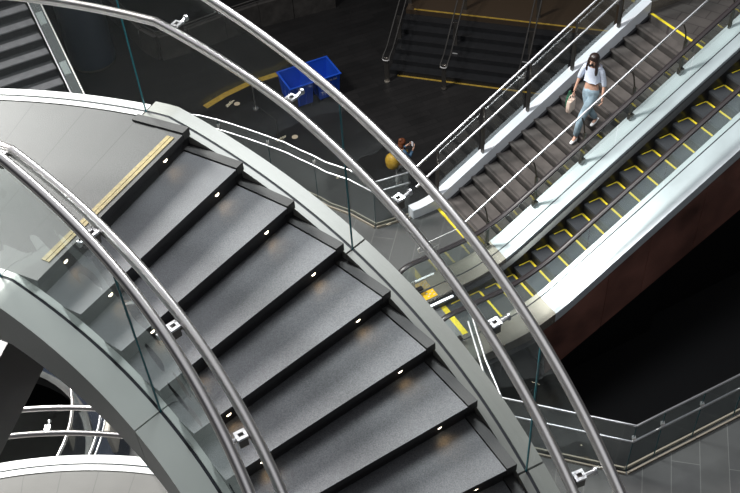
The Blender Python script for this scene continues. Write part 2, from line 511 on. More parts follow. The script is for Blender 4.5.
def curved_guard(label, J, rg, rh, outward, glassm, zh, brk, dz=0):
    g = thing('glass_guardrail', label, 'guardrail', (CX, CY, dz), group=None)
    for i in range(len(J) - 1):
        a0, a1 = J[i] + .0012, J[i + 1] - .0012
        mb = MB(); rings = []
        for a in withkink(arange(a0, a1, rad(1)), (rad(62.2), rad(57.4))):
            rings.append([P(a, rg, zslot(a) - .03), P(a, rg, zB(a) - .015)])
        mb.sweep(rings, False, False)
        mb.build('glass_panel', glassm, g, True, fix=False)
        if i:
            a = J[i]; t = V((-math.sin(a), math.cos(a), 0)); r = V((math.cos(a), math.sin(a), 0)); z0, z1 = zslot(a) - .02, zB(a) - .018
            mb = MB(); mb.box(P(a, rg, (z0 + z1) / 2), (.010, .006, z1 - z0), r, t); mb.build('glass_edge', TEAL, g)
    arc_tube(g, 'top_rail', rg, zB, J[0], J[-1], (rad(57.8),))
    arc_tube(g, 'handrail', rh, zh, J[0], J[-1], (rad(59.5), rad(58.2)))
    for a in brk: bracket(g, a, rh, zh(a), outward)
    return g
curved_guard('tall curved glass guard with two steel rails along the outer side of the curved stairs', JO, RG_O, 4.190, 1, GL_MAIN, zA,
             [rad(58.2 - 10.2 * i) for i in range(-6, 7)])
curved_guard('curved glass guard with paired steel rails along the inner left side of the curved stairs', JI, RG_I, 2.993, -1, GL_IN, zC,
             [rad(58.7 - 10.0 * i) for i in range(-6, 7)])

# ---------------------------------------------------------------- lower turn of the same stair
ZL = -4.44
low = thing('curved_landing', 'lower curved landing with white rim and grey jointed paving at the bottom left', 'landing', (CX, CY, ZL))
LA0, LA1 = rad(52), rad(128)
mb = MB(); wedge(mb, LA0, LA1, RI, RG_O - .07, ZL - .2, ZL, 24); mb.build('landing_floor', GRAN_LL, low)
for i, (x0, x1) in enumerate(((52, 77.9), (77.9, 97.9), (97.9, 128))):
    mb = MB(); wedge(mb, rad(x0) + .001, rad(x1) - .001, RG_O + .009, RG_O + .10, ZL - .36, ZL + .01, 20); mb.build('fascia_panel', PANEL_W, low, True)
mb = MB(); wedge(mb, LA0, LA1, RG_O - .07, RG_O - .009, ZL - .2, ZL + .01, 40); mb.build('fascia_inner_strip', PANEL_W, low, True)
mb = MB(); wedge(mb, LA0, LA1, RG_O - .0088, RG_O + .0088, ZL - .2, ZL + .002, 40); mb.build('black_gasket', GASKET, low)
lg = thing('glass_guardrail', 'curved glass guard with two tube rails above the white rim of the lower landing', 'guardrail', (CX, CY, ZL))
for x0, x1 in ((52, 77.8), (77.8, 97.8), (97.8, 128)):
    mb = MB(); mb.sweep([[P(a, RG_O, ZL), P(a, RG_O, ZL + .90)] for a in arange(rad(x0) + .001, rad(x1) - .001, rad(1))], False, False)
    mb.build('glass_panel', GL_MAIN, lg, True, fix=False)
a = rad(77.8); mb = MB(); mb.box(P(a, RG_O, ZL + .45), (.014, .006, .9), V((math.cos(a), math.sin(a), 0)), V((-math.sin(a), math.cos(a), 0))); mb.build('glass_edge', TEAL, lg)
arc_tube(lg, 'top_rail', RG_O, lambda a: ZL + .93, LA0, LA1, (), .026)
arc_tube(lg, 'handrail', 4.19, lambda a: ZL + .74, LA0, LA1, (), .026)
for x in (68, 88, 108): bracket(lg, rad(x), 4.19, ZL + .74, 1)

# dark support beam crossing under the stringer
mb = MB()
mb.hexa([V(p) for p in ((-3.44, 3.2, -2.62), (-3.16, 3.2, -2.62), (-2.72, 5.2, -2.62), (-3.00, 5.2, -2.62), (-3.44, 3.2, -2.0), (-3.16, 3.2, -2.0), (-2.72, 5.2, -2.0), (-3.00, 5.2, -2.0))])
bm_ = mb.build('support_beam', mat('charcoal_steel', (.012, .010, .010), .4, .3), None, loc=(-2.9, 4.2, -2.3))
tag(bm_, 'thick black steel beam slanting below the inner stringer at the left edge', 'beam')

# ================================================================== ESCALATOR + STRAIGHT STAIR
F = -9.35
al = rad(26)
eR = V((math.cos(al), math.sin(al), 0)); eW = V((math.sin(al), -math.cos(al), 0)); UP = V((0, 0, 1))
O = V((4.48449572, 12.94678043, -7.91))
TN = math.tan(PI / 6)
def E(w, R, z): return O + eW * w + eR * R + UP * z
ZF = F - O.z   # -1.44
KN = ZF / TN   # knee where the incline meets the floor
def smooth(R, h, fl=0.0, rad_=1.0):
    """height of a line h above the nosing plane, levelling out at the foot with a fillet"""
    k = KN
    def g(x): return max(ZF, x * TN)
    if abs(R - k) < rad_ / 2:
        u = (R - (k - rad_ / 2)) / rad_
        return ZF + TN * rad_ * u * u / 2 + h + fl * 0
    return g(R) + h
def rng(a, b, s): n = max(1, int(round((b - a) / s))); return [a + (b - a) * i / n for i in range(n + 1)]
def slab(mb, w0, w1, R0, R1, h, th, s=.12, rr=1.0):
    rings = []
    for R in rng(R0, R1, s):
        z = smooth(R, h, 0, rr); rings.append([E(w0, R, z - th), E(w1, R, z - th), E(w1, R, z), E(w0, R, z)])
    mb.sweep(rings)

esc = thing('escalator', 'long escalator with white side decks and yellow edged black steps', 'escalator', E(.4, -3, ZF), al)
RT = 5.6; RB = -4.05
# steps
proto = None
ew = .76
def esc_step_mesh():
    mb = MB(); mb.cur = 0
    mb.hexa([V((x, y, z)) for z in (-.05, 0) for x, y in ((0, 0), (.36, 0), (.36, -ew), (0, -ew))])
    mb.cur = 1
    mb.hexa([V((x, y, z)) for z in (-.27, -.051) for x, y in ((.012, 0), (.05, 0), (.05, -ew), (.012, -ew))])
    mb.cur = 2
    mb.hexa([V((x, y, z)) for z in (.0005, .004) for x, y in ((.315, -.03), (.355, -.03), (.355, -ew + .02), (.315, -ew + .02))])
    mb.hexa([V((x, y, z)) for z in (.0005, .004) for x, y in ((.10, -.006), (.335, -.006), (.335, -.026), (.10, -.026))])
    return mb
me = None
for n in range(-10, 15):
    # nosing of step n; steps flatten at the foot
    R = .36 * n - .36 + .0
    zc = .2079 * n
    if n <= -6: zc = ZF + (.03 if n == -6 else 0.0) + .003
    if me is None:
        mb = esc_step_mesh(); me = bpy.data.meshes.new('step'); me.from_pydata(mb.v, [], mb.f)
        for p, i in zip(me.polygons, mb.mi): p.material_index = i
        for q in (ESC_STEP, ESC_RISER, YEL_B): me.materials.append(q)
        me.update()
    if R < -3.62: continue
    o = bpy.data.objects.new('step', me); COL.objects.link(o); o.parent = esc
    o.location = esc.matrix_world.inverted() @ E(0.0, R + .0, zc - .2079 if n > -6 else zc)
# comb plate
mb = MB(); mb.hexa([E(w, R, z) for z in (ZF - .04, ZF + .008) for w, R in ((-.1, -3.70), (-.1, -4.9), (.86, -4.9), (.86, -3.70))])
mb.build('comb_plate', mat('comb_plate_steel', (.30, .30, .31), .35, .5, noise=(3, .1, 3)), esc)
mb = MB(); mb.hexa([E(w, R, z) for z in (ZF + .008, ZF + .013) for w, R in ((0, -3.60), (0, -3.70), (.77, -3.70), (.77, -3.60))])
mb.build('yellow_comb', YEL_B, esc)
# decks
def escdeck(name, w0, w1, h, th, m, R0=RB - .3, R1=RT, rr=1.2):
    mb = MB(); slab(mb, w0, w1, R0, R1, h, th, .12, rr); return mb.build(name, m, esc, True)
WL, WR = -.37, .90
for (nm, w0, w1, h) in (('outer_deck', -.66, WL - .012, .17), ('inner_deck', WL + .012, -.14, .17), ('inner_deck', .80, WR - .012, .13), ('outer_deck', WR + .012, 1.34, .13)):
    # polished base near the foot, white deck on the slope
    escdeck(nm, w0, w1, h, .22, DECK, KN + .25, RT)
    escdeck(nm, w0, w1, h, .22, DECK_S, -4.6, KN + .248)
escdeck('black_gasket', WL - .0118, WL + .0118, .165, .2, GASKET, -4.55)
escdeck('black_gasket', WR - .0118, WR + .0118, .125, .2, GASKET, -4.55)
escdeck('skirt', -.139, -.01, .10, .6, SKIRT, -4.5)
escdeck('skirt', ew + .01, .799, .08, .6, SKIRT, -4.5)
# handrails with the newel loop
def handrail(w, h, hb):
    pts = []
    for R in rng(-4.05, RT, .1): pts.append(E(w, R, smooth(R, h, 0, 1.4)))
    pts.reverse()
    zt, zb = ZF + h, ZF + hb
    for q in rng(0, PI, PI / 12): pts.append(E(w, -4.05 - .36 * math.sin(q), (zt + zb) / 2 + (zt - zb) / 2 * math.cos(q)))
    for R in rng(-4.0, -3.85, .1): pts.append(E(w, R, zb - .05))
    rings = []
    for i, p in enumerate(pts):
        t = (pts[min(i + 1, len(pts) - 1)] - pts[max(i - 1, 0)]).normalized(); nrm = eW.cross(t).normalized()
        rings.append([p + eW * (.052 * math.cos(k)) + nrm * (.028 * math.sin(k)) for k in [2 * PI * j / 12 for j in range(12)]])
    mb = MB(); mb.sweep(rings); return mb.build('handrail', RUBBER, esc, True)
handrail(WL, .98, .32); handrail(WR, .94, .28)
for w, h0, h1, hb in ((WL, .15, .97, .32), (WR, .11, .93, .28)):
    cuts = [-4.0, -2.6, -1.35, .15, 1.65, 3.15, 4.65, RT]
    for i in range(len(cuts) - 1):
        mb = MB()
        mb.sweep([[E(w, R, smooth(R, h0, 0, 1.4)), E(w, R, smooth(R, h1, 0, 1.4))] for R in rng(cuts[i] + .006, cuts[i + 1] - .006, .1)], False, False)
        if i == 0:
            zt, zb = ZF + h1, ZF + hb; n0 = []
            q = [E(w, -4.0 - .33 * math.sin(t), (zt + zb) / 2 + (zt - zb) / 2 * math.cos(t)) for t in rng(0, PI, PI / 10)]
            mb.add(q, [list(range(len(q)))])
        mb.build('glass_panel', GL_ESC, esc, False, fix=False)
# yellow pictogram on the left deck at the foot and the lit strip below it
mb = MB(); mb.hexa([E(w, R, ZF + z) for z in (.171, .175) for w, R in ((-.34, -3.90), (-.34, -3.66), (-.16, -3.66), (-.16, -3.90))])
sg = mb.build('safety_sign', mat('sign_yellow', (.85, .48, .01), .4), esc)
mb = MB()
for w, R in ((-.29, -3.83), (-.21, -3.83), (-.25, -3.78), (-.29, -3.72), (-.21, -3.72)):
    mb.tube([E(w, R, ZF + .1755), E(w + .012, R + .03, ZF + .178)], .011, 8)
mb.build('pictogram', WHITEMARK, sg)
mb = MB(); mb.tube([E(-.05, -4.0, ZF + .115), E(-.05, -3.42, ZF + .115)], .016, 8); mb.build('skirt_light', LEDC, esc)
# side cladding: dark red glossy panels, one per bay, and the black soffit below
def clow(R): return .5 * R - 1.58
cl = [-4.45, -2.62, -1.16, -.33, .75, 2.1, 3.5, 4.9, RT]
for i in range(len(cl) - 1):
    a, b = cl[i] + .006, cl[i + 1] - .006
    mb = MB()
    tops = [(R, smooth(R, .129, 0, 1.2) - .0) for R in rng(a, b, .15)]
    rings = [[E(1.32, R, max(clow(R), ZF - .1) if R < -2.4 else clow(R)), E(1.335, R, max(clow(R), ZF - .1) if R < -2.4 else clow(R)), E(1.335, R, z - .02), E(1.32, R, z - .02)] for R, z in tops]
    mb.sweep(rings)
    mb.build('side_cladding', CLAD if i else DECK_S, esc)
mb = MB(); mb.sweep([[E(w, R, clow(R) - d) for w, d in ((-.6, 0), (1.31, 0), (1.31, -.1), (-.6, -.1))] for R in (-2.3, RT)]); mb.build('soffit', SOFFIT, esc)

# straight stair --------------------------------------------------------
ss = thing('straight_staircase', 'straight flight of brown-grey stone steps beside the escalator with a yellow edged top landing', 'staircase', E(-1.4, -2.3, ZF), al)
SR, SN = .1612, .2792
WS0, WS1 = -2.19, -.67
def sstep(Rn, z, depth, h, nm='step'):
    mb = MB(); mb.cur = 0
    mb.hexa([E(w, R, zz) for zz in (z - .035, z) for w, R in ((WS0, Rn), (WS0, Rn + depth), (WS1, Rn + depth), (WS1, Rn))])
    mb.cur = 1
    mb.hexa([E(w, R, zz) for zz in (z - h - .05, z - .0352) for w, R in ((WS0, Rn + .018), (WS0, Rn + depth + .02), (WS1, Rn + depth + .02), (WS1, Rn + .018))])
    mb.cur = 1   # two dark anti-slip grooves by the nosing
    for q in (.028, .052):
        mb.hexa([E(w, R, zz) for zz in (z + .0002, z + .002) for w, R in ((WS0 + .05, Rn + q), (WS0 + .05, Rn + q + .012), (WS1, Rn + q + .012), (WS1, Rn + q))])
    return mb.build(nm, [TREAD_B, TREAD_BD], ss)
for j in range(1, 17):
    sstep(2.255 - SN * (17 - j), ZF + SR * j, SN, SR)
zt = ZF + SR * 17
mb = MB(); mb.hexa([E(w, R, zz) for zz in (zt - .25, zt) for w, R in ((-3.4, 2.255), (-3.4, 4.1), (WS1, 4.1), (WS1, 2.255))])
lnd = mb.build('landing_floor', tiled('landing_slabs', (.075, .068, .064), (.062, .057, .054), (.035, .03, .03), .9, .30, rad(-26 + 90), msize=.01), ss)
for R, z in ((2.27, zt), (4.1, zt), ):
    mb = MB(); mb.hexa([E(w, q, zz) for zz in (z + .001, z + .006) for w, q in ((WS0 + .03, R), (WS0 + .03, R + .055), (WS1 - .02, R + .055), (WS1 - .02, R))])
    mb.build('yellow_nosing_strip', YEL_B, ss)
mb = MB(); mb.hexa([E(w, q, zz) for zz in (ZF + .001, ZF + .006) for w, q in ((WS0, -2.42), (WS0, -2.36), (WS1 - .06, -2.36), (WS1 - .06, -2.42))])
mb.build('yellow_floor_strip', YEL_B, ss)
for j in range(1, 6): sstep(4.1 + SN * (j - 1), zt + SR * j, SN, SR)
# left stringer: pale flat-topped kerb
mb = MB(); rings = []
for R in rng(-2.95, 2.30, .1):
    z = smooth(R, .21, 0, .6)
    rings.append([E(-2.39, R, z - .50), E(-2.20, R, z - .50), E(-2.20, R, z), E(-2.39, R, z)])
mb.sweep(rings); mb.build('stringer', mat('pale_blue_stringer', (.62, .64, .68), .35, .0, noise=(1.3, .12, 3)), ss, True)
mb = MB(); mb.hexa([E(w, R, zz) for zz in (zt + .0, zt + .21) for w, R in ((-2.39, 2.3), (-2.39, 4.1), (-2.20, 4.1), (-2.20, 2.3))]); mb.build('stringer', DECK_S, ss)
mb = MB(); mb.sweep([[E(w, R, smooth(R, -.06 - d, 0, .6)) for w, d in ((-2.38, .3), (-2.15, .3), (-2.15, 0), (-2.38, 0))] for R in rng(-2.3, 2.3, .3)]); mb.build('under_stringer', SKIRT, ss)

def rail_h(h): return lambda R: R * TN + h
lr = thing('stair_guardrail', 'glass guard with two silver tubes and dark posts, outer side of the straight stair', 'guardrail', E(-2.29, -2.7, ZF), al)
for h, nm in ((1.36, 'top_rail'), (.98, 'handrail')):
    w = -2.29 if h > 1.2 else -2.22
    mb = MB(); mb.tube([E(w, R, min(rail_h(h)(R), zt + h)) for R in rng(-2.86, 4.4, .1)], .021, 10); mb.build(nm, STEEL_POLISHED, lr, True)
posts = [-2.35, -1.34, -.34, .64, 1.65, 2.65, 3.65]
for R in posts:
    z0 = min(smooth(R, .20, 0, .6), zt + .2); mb = MB()
    mb.box(E(-2.30, R, z0 + .30), (.035, .075, .62), eR, eW)
    mb.box(E(-2.30, R, z0 + .82), (.028, .03, .50), eR, eW)
    mb.tube([E(-2.29, R, z0 + .80), E(-2.22, R, z0 + .80)], .012, 8)
    mb.build('post', STEEL_DARK, lr)
for i in range(len(posts) - 1):
    a, b = posts[i] + .06, posts[i + 1] - .06
    mb = MB(); mb.sweep([[E(-2.34, R, min(smooth(R, .1, 0, .6), zt + .1)), E(-2.34, R, min(smooth(R, 1.22, 0, .6), zt + 1.22))] for R in rng(a, b, .2)], False, False)
    mb.build('glass_panel', GL_DARK, lr, fix=False)
rr_ = thing('stair_handrail', 'single slim silver handrail tube on dark posts between the straight stair and the escalator', 'handrail', E(-.6, -2.7, ZF), al)
mb = MB(); mb.tube([E(-.72, R, min(R * TN + 1.17, zt + 1.1)) for R in rng(-2.75, 3.2, .1)] , .019, 10); mb.build('rail_tube', STEEL_POLISHED, rr_, True)
mb = MB(); mb.tube([E(-.72, -2.75, -.418), E(-.72, -2.95, -.50), E(-.72, -3.6, -.52), E(-.72, -3.72, -.58), E(-.72, -3.70, -.68), E(-.72, -3.3, -.70)], .010, 8); mb.build('rail_return', STEEL, rr_, True)
for R in (-2.35, -1.35, -.37, .63, 1.645, 2.65):
    z0 = min(smooth(R, .16, 0, .6), zt + .16); mb = MB()
    mb.box(E(-.585, R, z0 + .06), (.09, .08, .12), eR, eW)
    mb.box(E(-.60, R, z0 + .38), (.045, .045, .62), eR, eW)
    mb.tube([E(-.60, R, z0 + .66), E(-.66, R, z0 + .86), E(-.72, R, z0 + .94)], .014, 8)
    mb.build('post', mat('bronze_post', (.10, .09, .075), .35, .8) if R < -2.3 else bpy.data.materials['bronze_post'], rr_)

# ================================================================== FLOORS
edge_l = [(-15, 16.4), (-9, 16.5), (-5.6, 16.3), (-4.5, 16.17), (-3.72, 16.03), (-3.2, 15.88), (-2.5, 15.50), (-1.85, 15.08), (-1.15, 14.62), (-.73, 14.22), (-.3, 13.92), (.14, 13.49)]
sf = [E(-2.4, -2.9, 0), E(-2.2, -2.2, 0)]
guard_r = [(1.62, 10.1), (1.76, 8.47), (3.58, 7.82), (5.45, 8.65)]
poly_pts = edge_l + [(.79, 13.68)] + [tuple(E(-2.42, -2.55, 0)[:2]), tuple(E(-2.42, -2.0, 0)[:2]), tuple(E(-.6, -2.0, 0)[:2]), tuple(E(1.3, -2.0, 0)[:2]), tuple(E(1.3, -4.5, 0)[:2])] + \
    [(1.62, 10.1), (1.76, 8.47), (3.58, 7.82), (10.0, 10.72), (10, -1), (-15, -1)]
# split so that the round opening at the lower left can be cut out
HC, HR = (-6.63, 8.66), 2.02
mb = MB()
bm = bmesh.new()
vs = [bm.verts.new((x, y, 0)) for x, y in poly_pts]
hv = [bm.verts.new((HC[0] + HR * math.cos(t), HC[1] + HR * math.sin(t), 0)) for t in [2 * PI * i / 48 for i in range(48)]]
es = [bm.edges.new((vs[i], vs[(i + 1) % len(vs)])) for i in range(len(vs))] + [bm.edges.new((hv[i], hv[(i + 1) % 48])) for i in range(48)]
bmesh.ops.triangle_fill(bm, edges=es, use_beauty=True)
bmesh.ops.delete(bm, geom=[f for f in bm.faces if math.hypot(f.calc_center_median().x - HC[0], f.calc_center_median().y - HC[1]) < HR * .98 and all(v in hv for v in f.verts)], context='FACES')
bmesh.ops.recalc_face_normals(bm, faces=bm.faces)
if sum(f.normal.z for f in bm.faces) < 0: bmesh.ops.reverse_faces(bm, faces=bm.faces)
ext = bmesh.ops.extrude_face_region(bm, geom=list(bm.faces))
bmesh.ops.translate(bm, verts=[g for g in ext['geom'] if isinstance(g, bmesh.types.BMVert)], vec=(0, 0, -.3))
bmesh.ops.recalc_face_normals(bm, faces=bm.faces)
me = bpy.data.meshes.new('floor'); bm.to_mesh(me); bm.free()
fo = link_obj('floor', me, FLOOR_M); fo.location = (0, 0, F); structure(fo)
LZ = -14.0
mb = MB(); poly(mb, [(-22, 16), (1.5, 14), (3.6, 18.3), (14, 23.4), (14, 34), (-22, 34)], LZ - .2, LZ)
structure(mb.build('floor', FLOOR_L))
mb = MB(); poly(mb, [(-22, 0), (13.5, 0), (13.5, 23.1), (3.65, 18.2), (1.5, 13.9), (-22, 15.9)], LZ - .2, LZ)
structure(mb.build('floor', BLACK))  # lower floor coloured black below the opening, in place of deep shade
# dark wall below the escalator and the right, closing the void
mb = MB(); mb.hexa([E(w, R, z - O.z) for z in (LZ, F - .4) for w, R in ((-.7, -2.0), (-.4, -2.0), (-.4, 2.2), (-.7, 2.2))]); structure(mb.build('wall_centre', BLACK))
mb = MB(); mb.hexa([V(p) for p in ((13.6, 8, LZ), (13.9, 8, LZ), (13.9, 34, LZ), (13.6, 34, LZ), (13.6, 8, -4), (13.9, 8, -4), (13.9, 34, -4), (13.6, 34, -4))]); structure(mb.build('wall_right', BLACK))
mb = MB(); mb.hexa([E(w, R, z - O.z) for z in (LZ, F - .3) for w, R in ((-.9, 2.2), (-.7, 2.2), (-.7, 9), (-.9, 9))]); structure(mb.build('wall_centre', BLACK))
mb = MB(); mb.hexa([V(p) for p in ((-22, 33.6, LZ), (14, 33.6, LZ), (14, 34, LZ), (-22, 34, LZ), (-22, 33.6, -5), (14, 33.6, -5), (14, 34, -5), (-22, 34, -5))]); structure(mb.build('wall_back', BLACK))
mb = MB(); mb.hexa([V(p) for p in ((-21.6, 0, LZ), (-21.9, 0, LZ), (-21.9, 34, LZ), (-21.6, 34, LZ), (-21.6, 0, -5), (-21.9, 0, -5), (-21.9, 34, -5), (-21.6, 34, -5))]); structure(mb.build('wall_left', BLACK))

# ================================================================== EDGE GUARDS of the middle floor
def edge_guard(label, pts, z0, hs, joints, kerb=True, glassm=GL_DARK, brk=True, kerb_m=BEIGE, offs=(0, 0)):
    g = thing('edge_guardrail', label, 'guardrail', (pts[len(pts) // 2][0], pts[len(pts) // 2][1], z0))
    P3 = [V((x, y, z0)) for x, y in pts]
    for h, nm, off in zip(hs, ('top_rail', 'handrail'), offs):
        mb = MB(); mb.tube([p + UP * h for p in P3], .017, 10); mb.build(nm, STEEL_POLISHED, g, True)
    # panels between joints (joints are indices into pts)
    for i in range(len(joints) - 1):
        seg = P3[joints[i]:joints[i + 1] + 1]
        mb = MB(); mb.sweep([[p + UP * .04, p + UP * (hs[0] - .03)] for p in seg], False, False); mb.build('glass_panel', glassm, g, fix=False)
        if i:
            mb = MB(); mb.box(P3[joints[i]] + UP * (hs[0] / 2), (.012, .012, hs[0] - .06)); mb.build('glass_edge', TEAL_D, g)
    if kerb:
        mb = MB()
        for a, b in zip(P3[:-1], P3[1:]):
            d = (b - a).normalized(); n = V((-d.y, d.x, 0))
            for q in (-.045, .045):
                mb.hexa([p + n * w + UP * z for z in (0.002, .05) for p, w in ((a, q - .012), (b, q - .012), (b, q + .012), (a, q + .012))])
        mb.build('base_channel', kerb_m, g)
    if brk:
        for i in joints[1:-1]:
            mb = MB(); mb.box(P3[i] + UP * (hs[1] + .10), (.05, .05, .05)); mb.tube([P3[i] + UP * (hs[1] + .08), P3[i] + UP * hs[1]], .010, 6); mb.build('bracket', STEEL, g)
    return g
lp = [(-9, 16.45), (-6.5, 16.4), (-5.2, 16.28), (-4.4, 16.15), (-3.72, 16.03), (-3.2, 15.88), (-2.85, 15.71), (-2.5, 15.50), (-2.2, 15.31), (-1.85, 15.08), (-1.5, 14.84), (-1.2, 14.58), (-.95, 14.38), (-.73, 14.17), (-.3, 13.90), (.14, 13.49), (.80, 13.70)]
edge_guard('curving glass guard with two thin silver rails behind the curved stairs, below the blue bins', lp, F, (1.13, .88), [0, 3, 6, 9, 12, 15, 16])
rp = [(1.50, 10.30), (1.62, 9.2), (1.76, 8.47), (2.6, 8.17), (3.40, 7.885), (3.58, 7.82), (4.05, 8.03), (4.71, 8.32), (5.45, 8.65), (7.2, 9.43), (9.6, 10.5)]
edge_guard('angled glass guard with two silver rails around the black void at the lower right', rp, F, (1.20, .80), [0, 2, 5, 6, 7, 8, 9, 10])

# round guard seen through the lower left
rg = thing('round_guardrail', 'circular glass guard with steel rails around the dark round opening at the lower left', 'guardrail', (HC[0], HC[1], F))
circ = lambda r, z, c=HC: [V((c[0] + r * math.cos(t), c[1] + r * math.sin(t), z)) for t in [2 * PI * i / 64 for i in range(64)]]
mb = MB(); mb.tube(circ(HR, F + 1.1), .028, 12, True); mb.build('top_rail', STEEL, rg, True)
mb = MB(); mb.tube(circ(HR + .42, F + 1.05), .022, 10, True); mb.build('outer_rail', STEEL_POLISHED, rg, True)
mb = MB(); mb.tube(circ(HR + .48, F + 1.0), .014, 10, True); mb.build('outer_rail', STEEL_POLISHED, rg, True)
mb = MB(); q = circ(HR, F); q.append(q[0]); mb.sweep([[p + UP * .03, p + UP * 1.08] for p in q], False, False); mb.build('glass_panel', GL_DARK, rg, True, fix=False)
mb = MB(); a_, b_ = circ(HR - .06, 0), circ(HR + .05, 0)
rings = [[a_[i] + UP * F, b_[i] + UP * F, b_[i] + UP * (F + .08), a_[i] + UP * (F + .08)] for i in list(range(64)) + [0]]; mb.sweep(rings, True, False); mb.build('base_ring', STONE_D, rg)
for t in (10, 70, 130, 190, 250, 310):
    c = V((HC[0], HC[1], F)) + V((math.cos(rad(t)), math.sin(rad(t)), 0)) * HR; d = V((math.cos(rad(t)), math.sin(rad(t)), 0))
    mb = MB(); mb.box(c + UP * .9 + d * .05, (.05, .05, .06)); mb.tube([c + UP * .9, c + d * .42 + UP * 1.04], .012, 8); mb.build('bracket', STEEL_DARK, rg)
# dark annular floor ring and pale box standing in for a curved trim strip
mb = MB(); a_, b_ = circ(HR + .06, 0), circ(HR + .62, 0)
rings = [[a_[i] + UP * (F + .002), b_[i] + UP * (F + .002), b_[i] + UP * (F + .02), a_[i] + UP * (F + .02)] for i in list(range(64)) + [0]]; mb.sweep(rings, True, False)
o = mb.build('dark_floor_ring', mat('blue_black_floor', (.010, .014, .026), .75, spec=.2)); tag(o, 'blue-black floor band around the round opening at the lower left', 'floor band')
mb = MB(); mb.box((-4.22, 9.35, F + .30), (.09, 1.1, .60)); mb.build
o = mb.build('cream_trim', mat('pale_cream', (.55, .50, .44), .6), loc=(-4.33, 9.35, F)); tag(o, 'tall narrow cream cabinet beside the round guard at the lower left', 'trim')
bv = o.modifiers.new('Bevel', 'BEVEL'); bv.width = .02

# ================================================================== LOWER PLAZA
# low dark stairs with yellow edge strips
u = V((.943, -.332, 0)); n_ = V((.332, .943, 0)); B0 = V((1.2, 24.91, LZ))
ls = thing('low_staircase', 'wide dark stairs with yellow lines at foot and top, on the lower plaza', 'staircase', B0)
NS = 7; lr_, lt_ = .15, .335
for j in range(1, NS + 1):
    mb = MB(); a = B0 + n_ * (lt_ * (j - 1) + .08) + UP * (lr_ * j)
    dep = lt_ if j < NS else 1.78
    mb.hexa([a + u * s + n_ * d + UP * z for z in (-lr_, 0) for s, d in ((-.25, 0), (11, 0), (11, dep), (-.25, dep))])
    mb.build('step' if j < NS else 'top_floor', STEP_L if j < NS else mat('warm_dark_floor', (.045, .03, .018), .4), ls)
for (d, z) in ((0.0, .001), (lt_ * (NS - 1) + .10, lr_ * NS + .001)):
    mb = MB(); a = B0 + n_ * d + UP * z
    mb.hexa([a + u * s + n_ * w + UP * q for q in (0, .006) for s, w in ((-.0, 0), (10.8, 0), (10.8, .07), (-.0, .07))]); mb.build('yellow_line', YEL_D, ls)
for s, d in ((1.6, 1.0), (3.75, 1.0)):
    mb = MB(); a = B0 + u * s + n_ * (lt_ * 3 - .1) + UP * (lr_ * 3 + .003); mb.box(a, (.16, .05, .004), u, n_); mb.build('floor_tag', mat('pale_tag', (.3, .3, .3), .5), ls)
for s, lab in ((-.22, 'leftmost of the dark handrails running up the low plaza stairs'), (1.55, 'second dark handrail from the left on the low plaza stairs'), (3.85, 'third dark handrail from the left on the low plaza stairs, near the straight stair')):
    h = thing('plaza_handrail', lab, 'handrail', B0 + u * s, group='handrails on the low plaza stairs')
    a = B0 + u * s - n_ * .38
    sl = lr_ / lt_
    for off in (-.10, .10):
        mb = MB(); pts = [a + u * off + UP * .82, a + u * off + UP * .90 + n_ * .08] + [B0 + u * (s + off) + n_ * d + UP * (.90 + d * sl) for d in (.1, .8, 1.6, 2.4, 2.9)] + [B0 + u * (s + off) + n_ * 3.6 + UP * (.9 + 2.4 * sl)]
        mb.tube(pts, .022, 8); mb.build('rail_tube', STEEL_DARK, h, True)
    mb = MB(); mb.tube([a - u * .10 + UP * .82, a - u * .06 + UP * .80 - n_ * .03, a + u * .06 + UP * .80 - n_ * .03, a + u * .10 + UP * .82], .022, 8); mb.build('rail_end', STEEL, h, True)
    for d in (-.33, 1.15, 2.45):
        g = max(0, min(d, 2.3)) * sl
        mb = MB(); mb.box(B0 + u * s + n_ * d + UP * (g + .42), (.13, .04, .84), u, n_); mb.box(B0 + u * s + n_ * d + UP * (g + .86), (.20, .03, .03), u, n_); mb.build('post', STEEL_DARK, h)
    mb = MB(); mb.tube([B0 + u * s + n_ * -.33 + UP * .0, B0 + u * s + n_ * -.33 + UP * .03], .09, 12); mb.build('foot_plate', mat('foot_plate_steel', (.35, .32, .28), .4, .6) if s < 0 else STEEL_DARK, h)
# brown wall behind the stairs
mb = MB(); a = B0 + n_ * 3.9
mb.hexa([a + u * s + n_ * w + UP * z for z in (0, 4.5) for s, w in ((-.25, 0), (3.7, 0), (3.7, .2), (-.25, .2))]); structure(mb.build('wall_back', BROWN))
mb = MB(); mb.hexa([a + u * s + n_ * w + UP * z for z in (0, 4.5) for s, w in ((3.75, 0), (11, 0), (11, .2), (3.75, .2))]); structure(mb.build('wall_back', mat('dark_slate_wall', (.016, .017, .020), .5)))

